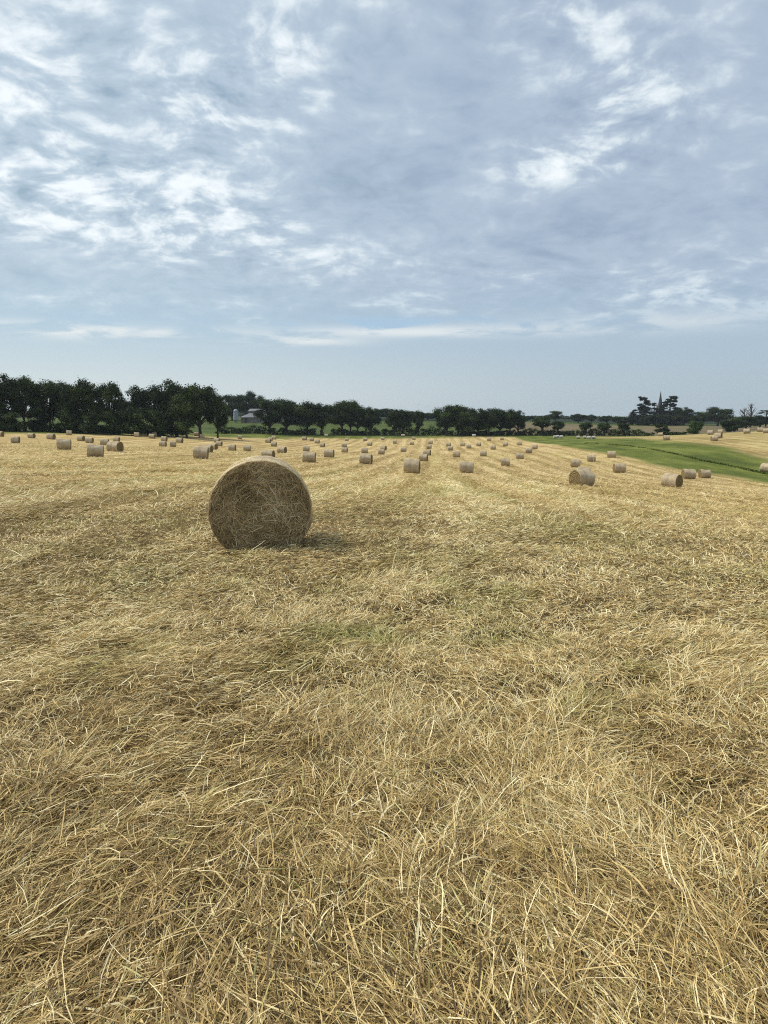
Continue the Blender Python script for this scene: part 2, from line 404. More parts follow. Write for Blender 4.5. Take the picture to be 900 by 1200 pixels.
def scatter(n, r0, r1, amax, seg, rmul=1.0):
    r = np.exp(rng.uniform(math.log(r0), math.log(r1), n)); a = rng.uniform(-amax, amax, n)
    x = r * np.sin(a); y = r * np.cos(a)
    # wisps: about half of the strands share the foot, heading and tone of a bunch
    nt = n // 14; tid = rng.integers(0, nt, n); bun = rng.random(n) < .55
    tr_ = np.exp(rng.uniform(math.log(r0), math.log(r1), nt)); ta = rng.uniform(-amax, amax, nt); tx = tr_ * np.sin(ta); ty = tr_ * np.cos(ta)
    spread = .035 + .004 * tr_[tid]
    x = np.where(bun, tx[tid] + rng.normal(0, 1, n) * spread, x); y = np.where(bun, ty[tid] + rng.normal(0, 1, n) * spread, y); r = np.sqrt(x * x + y * y)
    tphi = rng.normal(0, .7, nt)[tid]; tel = rng.uniform(0, .32, nt)[tid] ** 1.5; ttone = rng.normal(0, .15, nt)[tid]
    # clumps: pull the starts together into wisps
    cx = fbm(x * 3.1 + 50, y * 3.1, 2) - .5; cy = fbm(x * 3.1, y * 3.1 + 50, 2) - .5
    x = x + cx * .25; y = y + cy * .25
    S, T = rows(x, y)
    flow = .75 + 2.6 * (fbm(x * 1.0 + 9, y * 1.0 + 3, 2) - .5) + 2.6 * (fbm(x * .3 + 2, y * .3 + 30, 2) - .5)
    phi = flow + rng.normal(0, .75, n) + pi * (rng.random(n) < .35)
    phi = np.where(bun, flow + tphi + rng.normal(0, .25, n), phi)
    wild = (rng.random(n) < .32) & ~bun; phi = np.where(wild, rng.uniform(0, 2 * pi, n), phi)
    up = fbm(x * 1.3 + 70, y * 1.3 + 20, 2); stand = sstep(.52, .72, up)
    elev = np.abs(rng.normal(.12, .17, n)) + stand * rng.uniform(0, .38, n)
    elev = elev + bun * tel
    L = .86 * (1 + .2 * bun) * (1 - .32 * sstep(3.0, 6.5, r) * (r < 15)) * (rng.gamma(5, .017, n) * (1 + .4 * stand) + .035) * rmul * np.where(rng.random(n) < .07, 1.9, 1)
    W = rng.uniform(.0016, .0046, n) * np.maximum(1, (r / 4.5) ** .75) * (1 + .8 * (rng.random(n) < .06))
    bend = rng.normal(.45, .35, n) * (1 + elev); twist = rng.normal(0, .55, n)
    z = H(x, y) + rng.uniform(-.008, .085, n)  * (1 - .4 * stand) + .03 * (fbm(x * 2.2 + 11, y * 2.2, 2) - .4)
    swath = np.sin(2 * pi * (S + .5 * (fbm(S * .2, T * .05, 2) - .5)) / 3.2); rowt = .085 * swath * sstep(5, 22, r) + .34 * (fbm(S * 1.2 + 30, T * .07, 3) - .5) + .4 * (fbm(S * .55 + 12, T * .022 + 4, 2) - .5)
    wisp = fbm(x * 2.6 + 90, y * 2.6 + 13, 2) - .5
    far = sstep(8, 40, r); tone = np.clip(.49 + .14 * sstep(2.3, 6.5, r) + .05 * far + rng.normal(0, .27, n) * (1 - .55 * far) + .27 * wisp * (1 - .5 * far) + (.45 + .75 * sstep(4, 14, r)) * rowt + .10 * stand + bun * (ttone + .05) * (1 - .4 * far), 0, 1)
    g = .9 * np.exp(-(((x + .16) / .34) ** 2 + ((y - 5.75) / .28) ** 2)) + .26 * sstep(.58, .78, fbm(x * 1.1 + 3, y * .8 + 8, 3)) + .28 * sstep(.72, .86, vnoise(x * 1.7 + 40, y * 1.4 + 21)) * sstep(.5, .62, fbm(x * .4 + 7, y * .3, 2)) + .35 * np.exp(-(((x - 3.2) / 1.2) ** 2 + ((y - 13.) / 3.) ** 2))
    g = g + (.25 * sstep(.54, .74, fbm(S * .8 + 60, T * .03 + 9, 3)) + .14 * sstep(-.2, -1, swath)) * sstep(7, 30, r); g = np.clip(g * rng.uniform(.3, 1.4, n) + (rng.random(n) < .10) * .6, 0, 1)
    bx, by = x - BALE0[0], y - BALE0[1]; keep = ~((np.abs(bx) < .62) & (np.abs(by) < .60)) & (y < .97 * lim(E1, x / y) - 1)
    k = keep
    V, Fc = straw(x[k], y[k], z[k], phi[k], elev[k], L[k], W[k], bend[k], twist[k], seg)
    nv = (seg + 1) * 2
    return V, Fc, np.repeat(tone[k], nv), np.repeat(g[k], nv)
_a0, _b0 = slope(307, 646); BALE0 = (_a0 * 10.62, 10.62)
parts = [scatter(235000, 1.25, 5.5, .70, 3), scatter(250000, 5, 16, .64, 3), scatter(110000, 14, 48, .61, 2, 1.5), scatter(80000, 40, 170, .58, 2, 2.2)]
V = []; Fc = []; T1 = []; G1 = []; o = 0
for v_, f_, a_, g_ in parts:
    V.append(v_); Fc.append(f_ + o); T1.append(a_); G1.append(g_); o += len(v_)
me = mesh_np('hay_blades', np.vstack(V), np.vstack(Fc), 4, m_blade, {'tone': np.concatenate(T1), 'greenness': np.concatenate(G1)}, True)
tag(link('loose_hay', me), 'loose dry straw and stubble lying over the mown field', 'hay', kind='stuff')

# ------------------------------------------------------------------ round bales
m_wrap, t = material('bale_side_hay')
oc = t.n('ShaderNodeTexCoord').outputs['Object']
oi = t.n('ShaderNodeObjectInfo').outputs['Random']
n1 = t.noise(t.vmul(oc, (14, 1.2, 1.2)), 2.2, 4, .65); n2 = t.noise(oc, 22, 4, .7); n3 = t.noise(oc, 2.2, 3, .5)
v = t.ss(t.m('ADD', t.m('ADD', t.m('MULTIPLY', n1, .6), t.m('MULTIPLY', n2, .5)), t.m('MULTIPLY', n3, .5)), .5, 1.1)
c = t.ramp(v, [(0, (.26, .198, .118)), (.5, (.47, .375, .238)), (1, (.67, .56, .385))])
c = t.mix(t.m('MULTIPLY', oi, .35), c, (.37, .30, .205))
finish(t, c, .85, .15, t.m('ADD', n1, n2), .6, .03)
m_end, t = material('bale_end_hay')
oc = t.n('ShaderNodeTexCoord').outputs['Object']
sp = t.n('ShaderNodeSeparateXYZ', {0: oc})
rr = t.m('SQRT', t.m('ADD', t.m('MULTIPLY', sp.outputs[1], sp.outputs[1]), t.m('MULTIPLY', sp.outputs[2], sp.outputs[2])))
w = t.m('ADD', t.m('MULTIPLY', rr, 46), t.m('MULTIPLY', t.noise(oc, 4, 3, .6), 14))
ring = t.m('MULTIPLY_ADD', t.m('SINE', w), .5, .5)
n2 = t.noise(oc, 20, 5, .75)
v = t.ss(t.m('ADD', t.m('MULTIPLY', ring, .35), n2), .38, 1.0)
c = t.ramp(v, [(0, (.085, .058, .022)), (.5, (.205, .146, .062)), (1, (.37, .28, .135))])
finish(t, c, .9, .1, t.m('ADD', n2, t.m('MULTIPLY', ring, .4)), .8, .05)
m_white, t = material('pale_wrapped_bale')
oc = t.n('ShaderNodeTexCoord').outputs['Object']
c = t.mix(t.noise(oc, 5, 3, .6), (.38, .35, .29), (.54, .50, .43)); finish(t, c, .6, .3)
m_strand, t = material('bale_strands')
c = t.ramp(t.attr('tone'), [(0, (.14, .095, .042)), (.4, (.40, .292, .145)), (.75, (.64, .505, .285)), (1, (.85, .74, .50))])
finish(t, c, .8, .2)

BD, BL, SINK = 1.30, 1.34, .075
def bale_np(seed, D=BD, L=BL, nseg=40, nl=12):
    """bale along local x, foot on z=0: (wrap verts, faces, +end, -end)"""
    q = np.random.default_rng(seed); ox, oy = q.uniform(0, 50, 2); rc = .03
    xs = np.concatenate([[-L/2, -L/2 + .01], np.linspace(-L/2 + rc, L/2 - rc, nl), [L/2 - .01, L/2]])
    rs = np.concatenate([[D/2 - rc, D/2 - .008], np.full(nl, D/2), [D/2 - .008, D/2 - rc]])
    th = np.linspace(0, 2 * pi, nseg, endpoint=False)
    X, TH_ = np.meshgrid(xs, th, indexing='ij'); Rr = np.repeat(rs[:, None], nseg, 1)
    Rr = Rr + (vnoise(X * 5 + ox, np.cos(TH_) * 1.6 + np.sin(TH_) * 2.3 + oy) - .5) * .06 + (vnoise(X * 1.2 + oy, np.cos(TH_) * 1.1 + np.sin(TH_) * 1.7 + ox) - .5) * .085
    y = Rr * np.cos(TH_) * 1.015; z = Rr * np.sin(TH_)
    z = np.where(z < -.38 * D, -.38 * D + (z + .38 * D) * .55, z) * .985
    X = X + (vnoise(np.cos(TH_) * 2 + ox, np.sin(TH_) * 2 + oy) - .5) * .05 * np.sign(X)
    zb = z.min(); P = np.stack([X, y, z - zb], -1); n = len(xs)
    idx = np.arange(n * nseg).reshape(n, nseg); nx = np.roll(idx, -1, 1)
    fw = np.stack([idx[:-1], idx[1:], nx[1:], nx[:-1]], -1).reshape(-1, 4)
    ends = []
    for s in (-1, 1):
        rim = P[0 if s < 0 else -1]; c0 = rim.mean(0); vs = [rim]; fr = []
        for j, k in enumerate((.75, .5, .25, .06)):
            ring_ = c0 + (rim - c0) * k; ring_[:, 0] += s * (.035 * (1 - k) + (vnoise(ring_[:, 1] * 6 + ox, ring_[:, 2] * 6 + oy) - .5) * .05)
            vs.append(ring_)
        vs = np.vstack(vs); f = []
        for j in range(4):
            a = np.arange(nseg) + j * nseg; b = np.roll(np.arange(nseg), -1) + j * nseg
            q4 = np.stack([a, b, b + nseg, a + nseg], -1) if s > 0 else np.stack([a, a + nseg, b + nseg, b], -1)
            f.append(q4)
        cap = tuple(range(4 * nseg, 5 * nseg)); cap = cap if s > 0 else cap[::-1]
        ends.append((vs, [tuple(r) for r in np.vstack(f)] + [cap]))
    return P.reshape(-1, 3), [tuple(r) for r in fw], ends, -zb
def py_mesh(name, vs, fs, mat):
    me = bpy.data.meshes.new(name); me.from_pydata([tuple(map(float, p)) for p in vs], [], [tuple(int(i) for i in f) for f in fs])
    me.polygons.foreach_set('use_smooth', np.ones(len(me.polygons), bool)); me.materials.append(mat); me.update(); return me
protos = []
for s in range(4):
    w, fw, ends, zc = bale_np(s + 1)
    c = np.array([0, 0, zc])                       # object origin on the axis, so textures follow the roll
    protos.append((py_mesh('bale_side', w - c, fw, m_wrap), [py_mesh('bale_end', v - c, f, m_end) for v, f in ends], zc))
smalls = []
for s in range(3):
    w, fw, ends, zc = bale_np(s + 21, nseg=20, nl=4); c = np.array([0, 0, zc])
    me = bpy.data.meshes.new('bale_far'); vs = list(w - c); fs = list(fw); mi = [0] * len(fw)
    for v, f in ends:
        o = len(vs); vs += list(v - c); fs += [tuple(i + o for i in q) for q in f]; mi += [1] * len(f)
    me.from_pydata([tuple(map(float, p)) for p in vs], [], [tuple(int(i) for i in q) for q in fs])
    me.materials.append(m_wrap); me.materials.append(m_end)
    me.polygons.foreach_set('material_index', mi); me.polygons.foreach_set('use_smooth', np.ones(len(fs), bool)); me.update()
    mw = me.copy(); mw.materials.clear(); mw.materials.append(m_white); mw.materials.append(m_white)
    smalls.append((me, mw, zc))
GRP = 'round hay bales scattered over the mown field'
for i, (px, py, bh, label, turn) in enumerate(BALES):
    x, y, z = hit(px, py)
    zz = float(H(x, y)[0]); yaw = -atan2(x, y) + R(turn); sc_ = (1 + .05 * math.sin(i * 2.7)) * (.85 if 'whitish' in label else 1)
    white = 'whitish' in label or 'white' in label
    rx = random.uniform(0, 0)
    e = .6; tilt = math.atan2(float(ter(x + e * cos(yaw), y + e * sin(yaw))[0] - ter(x - e * cos(yaw), y - e * sin(yaw))[0]), 2 * e)
    if bh >= 8:
        wm, em, zc = protos[i % 4]
        o = link('round_hay_bale', None, None, (x, y, zz - SINK)); o.rotation_euler = (0, -tilt, yaw); o.scale = (sc_ * (1 + .06 * math.sin(i * 5.1)), sc_ * (1 + .05 * math.sin(i * 3.3)), sc_ * (1 + .05 * math.sin(i * 7.7)))
        for nm, dm in (('side_wrap', wm), ('end_face', em[0]), ('end_face', em[1])):
            link(nm, dm, o, (0, 0, zc))
    else:
        me, mw, zc = smalls[i % 3]
        o = link('round_hay_bale', mw if white else me, None, (x, y, zz - SINK + zc)); o.rotation_euler = (i * 1.3 % .5, -tilt, yaw); o.scale = (sc_ * (1 + .06 * math.sin(i * 5.1)), sc_, sc_)
    tag(o, label, 'hay bale', GRP)

# the near bale, with every strand of its end modelled
w, fw, ends, zc = bale_np(99, 1.29, 1.30, 96, 22)
bx, by = BALE0; yaw0 = pi / 2 - math.atan2(bx, by) - R(1.0)
big = link('round_hay_bale', None, None, (bx, by, float(ter(bx, by)[0]) - .05)); big.rotation_euler = (0, 0, yaw0)
tag(big, 'big round hay bale nearest the camera, its spiral end full of loose strands', 'hay bale', GRP)
c = np.array([0, 0, zc])
def bale_strands(n, where):
    if where == 'end':
        r = .645 * np.sqrt(rng.random(n)); th = rng.uniform(0, 2 * pi, n)
        swirl = th + pi / 2 + rng.normal(0, .6, n) + 1.7 * (vnoise(r * np.cos(th) * 9 + 5, r * np.sin(th) * 9 + 5) - .5) + pi * (rng.random(n) < .5)
        ci = r * np.cos(th); cj = r * np.sin(th)
        L = rng.gamma(4, .024, n) + .04
        W = rng.uniform(.003, .0075, n)
        seg = 3; P = np.zeros((n, seg + 1, 3)); P[:, 0, 1] = ci; P[:, 0, 2] = cj
        dep = .02 + .035 * (1 - r / .65) + (vnoise(ci * 6, cj * 6) - .5) * .05 + rng.uniform(-.02, .035, n); lift = rng.normal(.0, .12, n)
        P[:, 0, 0] = -dep
        for k in range(seg):
            P[:, k+1, 1] = P[:, k, 1] + np.cos(swirl) * L / seg; P[:, k+1, 2] = P[:, k, 2] + np.sin(swirl) * L / seg
            P[:, k+1, 0] = P[:, k, 0] - np.sin(lift) * L / seg; swirl = swirl + rng.normal(.0, .3, n)
        rr_ = np.sqrt(P[:, :, 1] ** 2 + P[:, :, 2] ** 2); kk = np.minimum(1, .668 / np.maximum(rr_ * 1.015, 1e-6)); P[:, :, 1] *= kk; P[:, :, 2] *= kk
        P[:, :, 0] -= .65; P[:, :, 2] = np.where(P[:, :, 2] < -.5, -.5 + (P[:, :, 2] + .5) * .6, P[:, :, 2])
        dirv = P[:, 1] - P[:, 0]; side = np.cross(dirv, np.array([1.0, 0, 0]) + rng.normal(0, .5, (n, 3)))
        tone = np.clip(.45 + rng.normal(0,   .25, n) + .5 * (vnoise(ci * 5 + 31, cj * 5 + 12) - .5) + .12 * (vnoise(r * 22, th * .6) - .5), 0, 1)
    else:
        x0 = rng.uniform(-.62, .62, n); th = rng.uniform(0, 2 * pi, n); L = rng.gamma(4, .035, n) + .05; W = rng.uniform(.003, .007, n)
        seg = 3; P = np.zeros((n, seg + 1, 3)); dth = L / .655 / seg * np.where(rng.random(n) < .5, 1, -1); dx = rng.normal(0, .25, n) * L / seg
        lift = rng.uniform(-.006, .010, n); fl = np.abs(rng.normal(0, .004, n))
        for k in range(seg + 1):
            r_ = .652 + lift + fl * k; a_ = th + dth * k
            P[:, k, 0] = x0 + dx * k; P[:, k, 1] = r_ * np.cos(a_) * 1.015; zz_ = r_ * np.sin(a_); P[:, k, 2] = np.where(zz_ < -.5, -.5 + (zz_ + .5) * .6, zz_)
        side = np.stack([np.ones(n), rng.normal(0, .3, n), rng.normal(0, .3, n)], -1)
        tone = np.clip(.88 + rng.normal(0, .14, n), 0, 1)
    side /= np.linalg.norm(side, axis=1)[:, None] + 1e-9
    s = np.linspace(0, 1, seg + 1); off = side[:, None] * (W[:, None] * np.interp(s, [0, .1, .7, 1], [.5, 1, .9, .3])[None])[..., None] * .5
    Vv = np.stack([P - off, P + off], 2).reshape(-1, 3); base = (np.arange(n) * (seg + 1) * 2)[:, None]
    q = np.stack([np.array([2*k, 2*k+1, 2*k+3, 2*k+2]) for k in range(seg)]); Ff = (base[:, :, None] + q[None]).reshape(-1, 4)
    return Vv, Ff, np.repeat(tone, (seg + 1) * 2)
def with_strands(name, vs, fs, n, where, m0):
    sv, sf, tn = bale_strands(n, where); o = len(vs)
    me = bpy.data.meshes.new(name); me.from_pydata(np.vstack([vs, sv]).tolist(), [], [tuple(int(i) for i in f) for f in fs] + [tuple(int(i) for i in f) for f in (sf + o)])
    me.materials.append(m0); me.materials.append(m_strand)
    me.polygons.foreach_set('material_index', np.r_[np.zeros(len(fs), np.int32), np.ones(len(sf), np.int32)])
    me.polygons.foreach_set('use_smooth', np.ones(len(fs) + len(sf), bool))
    a = me.attributes.new('tone', 'FLOAT', 'POINT'); a.data.foreach_set('value', np.r_[np.zeros(o), tn].astype(np.float32)); me.update(); return me
link('side_wrap', with_strands('near_bale_side', w - c, fw, 9000, 'side', m_wrap), big, (0, 0, zc))
for j, (v_, f_) in enumerate(ends):
    nm = 'near_bale_end'
    link('end_face', with_strands(nm, v_ - c, f_, 19000, 'end', m_end) if j == 0 else py_mesh(nm, v_ - c, f_, m_end), big, (0, 0, zc))

# ------------------------------------------------------------------ trees, bushes and hedges
m_bark, t = material('bark')
oc = t.n('ShaderNodeTexCoord').outputs['Object']; c = t.mix(t.noise(oc, 3, 4, .6), (.035, .028, .02), (.085, .07, .05)); finish(t, c, .9, .1)
m_dead, t = material('dead_wood')
oc = t.n('ShaderNodeTexCoord').outputs['Object']; c = t.mix(t.noise(oc, 3, 4, .6), (.10, .09, .085), (.20, .185, .17)); finish(t, c, .9, .1)
def leafmat(name, a, b, c_):
    m, t = material(name)
    oi = t.n('ShaderNodeObjectInfo').outputs['Random']
    v = t.m('ADD', t.attr('tone'), t.m('MULTIPLY_ADD', oi, .3, -.15), clamp=True)
    finish(t, t.ramp(v, [(0, a), (.5, b), (1, c_)]), .7, .07); return m
m_leaf = leafmat('oak_leaves', (.009, .017, .004), (.024, .042, .010), (.075, .108, .027))
m_dark = leafmat('dark_conifer_needles', (.010, .015, .009), (.018, .026, .016), (.034, .046, .028))
m_fresh = leafmat('young_leaves', (.035, .060, .014), (.062, .105, .022), (.11, .16, .045))

def leaves(cent, rad, count, size, q, flat=1.0):
    """leaf-sized quads through the shells of ellipsoid clumps"""
    P = []; N = []; T = []
    for (c0, r0, k) in zip(cent, rad, count):
        d_ = q.normal(0, 1, (k, 3)); d_ /= np.linalg.norm(d_, axis=1)[:, None]
        rr = q.random(k) ** .38 * (1 + .22 * q.normal(0, 1, k))
        P.append(np.array(c0) + d_ * rr[:, None] * np.array(r0)); N.append(d_ + q.normal(0, .55, (k, 3)) + np.array([0, 0, .45])); T.append(np.clip(.47 + q.normal(0, .24) + q.normal(0, .09, k), 0, 1))
    P = np.vstack(P); N = np.vstack(N); T = np.concatenate(T)
    N /= np.linalg.norm(N, axis=1)[:, None]; a = np.cross(N, q.normal(0, 1, N.shape)); a /= np.linalg.norm(a, axis=1)[:, None]; b = np.cross(N, a)
    s = size * q.uniform(.55, 1.35, (len(P), 1)); s2 = s * q.uniform(.55, .95, (len(P), 1))
    V = np.stack([P - a * s * .5, P + b * s2 * .5, P + a * s * .5, P - b * s2 * .5], 1).reshape(-1, 3)
    return V, np.arange(len(V)).reshape(-1, 4), np.repeat(T, 4)
def tree_proto(seed, kind):
    """trunk mesh and crown mesh for a tree 14 m high and about 12 m wide"""
    q = np.random.default_rng(seed); tr = MB(); Ht = 14.0; cent = []; rad_ = []; cnt = []; mat = m_leaf; bark = m_bark; size = .42
    if kind in ('oak', 'low'):
        base = 2.0 if kind == 'oak' else .7; cz = (Ht + base) / 2; hz = (Ht - base) / 2
        tr.tube([(0, 0, -.6), (0, 0, .2), (.1, .05, base * .7 + .5), (.2, -.1, cz), (.1, .1, Ht * .82)], [.62, .48, .36, .26, .07])
        for k in range(17):
            a = k * 2.4 + q.uniform(-.4, .4); zf = q.uniform(-.8, .86); ring_ = math.sqrt(1 - min(1, abs(zf)) ** 2) * 3.7
            x, y, z = ring_ * cos(a), ring_ * sin(a), cz + zf * hz * .78
            tr.tube([(0.1, 0, base * .6 + .5 + (z - base) * .3), (x * .5, y * .5, (z + base) / 2 + .3), (x, y, z)], [.2, .12, .04], 5)
            rr = q.uniform(1.3, 2.3); cent.append((x, y, z)); rad_.append((rr * 1.12, rr * 1.12, rr * .86)); cnt.append(int(230 * rr ** 1.5))
        for k in range(4):
            cent.append((q.normal(0, 1.3), q.normal(0, 1.3), cz + q.uniform(-.4, .6) * hz)); rad_.append((2.4, 2.4, 2.0)); cnt.append(600)
        for k in range(11):                                   # twigs of leaves that break the outline
            a = q.uniform(0, 2 * pi); zf = q.uniform(-.3, 1.0); ring_ = math.sqrt(max(0, 1 - zf ** 2)) * 4.9
            cent.append((ring_ * cos(a), ring_ * sin(a), cz + zf * hz * .88)); rad_.append((1.1, 1.1, .9)); cnt.append(95)
    elif kind == 'field':                                    # little round hedgerow tree on a clear stem
        base = 5.0; cz = 9.3; hz = 4.4
        tr.tube([(0, 0, -.6), (0, 0, .3), (.2, .1, 3.5), (.3, 0, 6.5), (.1, .1, 11)], [1.15, .95, .8, .6, .15])
        for k in range(13):
            a = k * 2.4; zf = q.uniform(-.75, .85); ring_ = math.sqrt(1 - zf ** 2) * 4.0; x, y, z = ring_ * cos(a), ring_ * sin(a), cz + zf * hz * .75
            tr.tube([(.2, 0, 5), (x * .5, y * .5, (z + 5) / 2 + .3), (x, y, z)], [.45, .25, .1], 5)
            rr = q.uniform(1.4, 2.2); cent.append((x, y, z)); rad_.append((rr * 1.1, rr * 1.1, rr * .85)); cnt.append(int(190 * rr ** 1.5))
        cent.append((0, 0, cz)); rad_.append((2.8, 2.8, 2.4)); cnt.append(800); size = .6
    elif kind == 'bush':
        tr.tube([(0, 0, -.6), (0, .1, 2), (.2, 0, 7)], [.5, .35, .1])
        for k in range(14):
            a = k * 2.4; z = q.uniform(1.2, 11.5); ring_ = 4.2 * math.sqrt(max(.05, 1 - ((z - 5) / 8) ** 2)) * q.uniform(.5, 1)
            tr.tube([(0, 0, .4), (ring_ * cos(a) * .5, ring_ * sin(a) * .5, z * .6), (ring_ * cos(a), ring_ * sin(a), z)], [.2, .12, .04], 5)
            rr = q.uniform(1.5, 2.4); cent.append((ring_ * cos(a), ring_ * sin(a), z)); rad_.append((rr, rr, rr)); cnt.append(int(200 * rr ** 1.5))
        cent.append((0, 0, 4.5)); rad_.append((3.4, 3.4, 4)); cnt.append(1300); size = .6
    elif kind == 'cypress':
        tr.tube([(0, 0, -.6), (0, 0, 2), (0, 0, 12)], [.6, .5, .1]); mat = m_dark
        for k in range(16):
            z = 1.5 + k * .78; wd = 4.4 * math.sin(min(1, (z + 1.5) / 15.5) * pi) ** .7; a = k * 2.4
            cent.append((wd * .35 * cos(a), wd * .35 * sin(a), z)); rad_.append((wd * .75, wd * .75, 1.5)); cnt.append(330)
        size = .6
    elif kind == 'cedar':
        mat = m_dark; tr.tube([(0, 0, -.6), (.1, 0, 3), (.0, .1, 8), (.3, 0, 13.6)], [.55, .45, .3, .06])
        for k in range(34):
            z = 2.6 + 10.8 * q.random() ** 1.15; a = k * 2.4 + q.uniform(-.5, .5); ln = (5.2 * (1 - (z / 15.5)) ** .6 + .5) * q.uniform(.35, 1.15)
            x, y = ln * cos(a), ln * sin(a)
            tr.tube([(.1, 0, z - .5), (x * .55, y * .55, z + .1), (x, y, z + .25)], [.16, .1, .03], 5)
            for f in (.55, .85, 1.05):
                cent.append((x * f + q.normal(0, .25), y * f, z + .15 * f - .35 * f * f * q.random() + q.normal(0, .15))); rad_.append((q.uniform(.7, 1.3), 1.05, q.uniform(.25, .55))); cnt.append(120)
        for k in range(8):
            a = k * .8; cent.append((2.6 * cos(a), 2.6 * sin(a), q.uniform(1.5, 4))); rad_.append((1.8, 1.8, 1.3)); cnt.append(330)
        size = .45
    elif kind == 'bare':
        bark = m_dead
        tr.tube([(0, 0, -.6), (.1, 0, 4), (-.2, .1, 9), (.1, 0, 14)], [.45, .36, .22, .05])
        for k in range(22):
            z = q.uniform(4, 12.5); a = k * 2.4; ln = (14 - z) * .33 + .6; x, y = ln * cos(a), ln * sin(a)
            tr.tube([(0, 0, z), (x * .5, y * .5, z + ln * .8), (x * .8, y * .8, z + ln * 1.5)], [.14, .09, .035], 5)
        for k in range(9):
            cent.append((q.normal(0, .8), q.normal(0, .8), q.uniform(5, 12))); rad_.append((.7, .7, .6)); cnt.append(9)
    elif kind == 'sparse':                                   # tall trunk with a few high flat tufts
        tr.tube([(0, 0, -.6), (.1, 0, 5), (-.1, .1, 9), (.1, 0, 13)], [.5, .4, .3, .08])
        for k in range(8):
            a = k * 2.4; ln = q.uniform(1.5, 4.5); z = q.uniform(10, 13); x, y = ln * cos(a), ln * sin(a)
            tr.tube([(0, 0, z - 1.5), (x * .6, y * .6, z - .5), (x, y, z)], [.15, .1, .04], 5)
            cent.append((x, y, z)); rad_.append((1.3, 1.3, .6)); cnt.append(200)
    V, Fq, T = leaves(cent, rad_, cnt, size, q)
    return tr.build('trunk_' + kind, bark, True), mesh_np('crown_' + kind, V, Fq, 4, mat, {'tone': T}), (np.percentile(np.abs(V[:, 0]), 97) + np.percentile(np.abs(V[:, 1]), 97)) / 2, np.percentile(V[:, 2], 99.3)
KINDS = {}
for kd, ns in (('oak', 5), ('low', 4), ('field', 3), ('bush', 2), ('cypress', 1), ('cedar', 3), ('bare', 2), ('sparse', 1)):
    KINDS[kd] = [tree_proto(100 + 17 * k + len(kd) * 7, kd) for k in range(ns)]
_tc = [0]
def tree(px, top, hw, D, kind, name, label, cat, group=None, mat=None, base=None):
    """a tree whose crown spans px +- hw in the photo, D metres away"""
    x, y, z = at(px, D)
    htop = EYE + slope(px, top)[1] * D; ht = htop - z; w_ = hw / F * D
    tm, cm, pw, ph = KINDS[kind][_tc[0] % len(KINDS[kind])]; _tc[0] += 1
    o = link(name, None, None, (x, y, z)); o.rotation_euler = (0, 0, random.uniform(0, 6.28)); o.scale = (w_ / pw, w_ / pw, ht / ph)
    link('trunk', tm, o)
    if mat:
        cm = cm.copy(); cm.materials.clear(); cm.materials.append(mat)
    link('crown', cm, o); tag(o, label, cat, group); return o
WOOD = 'trees of the dark wood along the field edge'
for px, top, hw, D, kd, lb in [
 (-26,446,21,206,'low','dark broadleaf tree cut off by the photo edge at the end of the wood'),
 (7,441,19,205,'oak','tall dark tree in the wood, highest crown beside the photo edge'),
 (31,443,15,207,'oak','narrow tall tree in the wood beside the highest edge crown'),
 (55,448,18,209,'low','dark tree in the wood above the bright gap in the hedge'),
 (75,449.5,15,216,'oak','dark tree in the wood just right of the hedge gap'),
 (94,446.5,18,210,'oak','broad rounded tree in the wood with sky holes under its top'),
 (113,452,14,212,'low','lower tree in the wood between the rounded tree and the tall one at the dip'),
 (131,449.5,13,211,'oak','tall tree in the wood just before the skyline dips'),
 (147,467,9,222,'low','small tree filling the dip in the skyline of the wood'),
 (164,454.5,16,220,'low','dark tree in the wood directly after the skyline dip'),
 (183,453,16,224,'oak','dark tree in the wood with a ragged top after the dip'),
 (203,447.5,17,226,'oak','highest tree of the wood after the skyline dip'),
 (220,457,16,214,'low','bushy dark tree standing before the highest tree past the dip'),
 (236,452.5,21,228,'oak','great spreading tree at the end of the wood toward the barn'),
 (256,462,12,230,'oak','last tree of the wood, leaning over the pasture toward the silo')]:
    tree(px, top, hw, D, kd, 'broadleaf_tree', lb, 'tree', WOOD)
for px, top, hw, D, lb in [(12,484,13,200,'dark bush under the tall edge tree of the wood'),(45,482,10,212,'dark bush left of the bright hedge gap'),(84,481,14,205,'dark bush under the broad rounded tree'),
 (108,484,11,203,'dark bush beside the little hedge opening of the wood'),(133,483,10,207,'dark bush at the foot of the tall tree before the dip'),(160,480,15,209,'large dark bush after the skyline dip'),(186,482,14,214,'dark bush beneath the ragged-topped tree'),(208,486,11,217,'dark bush beside the grassy glade under the spreading tree')]:
    tree(px, top, hw, D, 'bush', 'woodland_bush', lb, 'bush', 'bushes under the dark wood', m_leaf)
ROW = 'hedgerow trees between field and pasture'
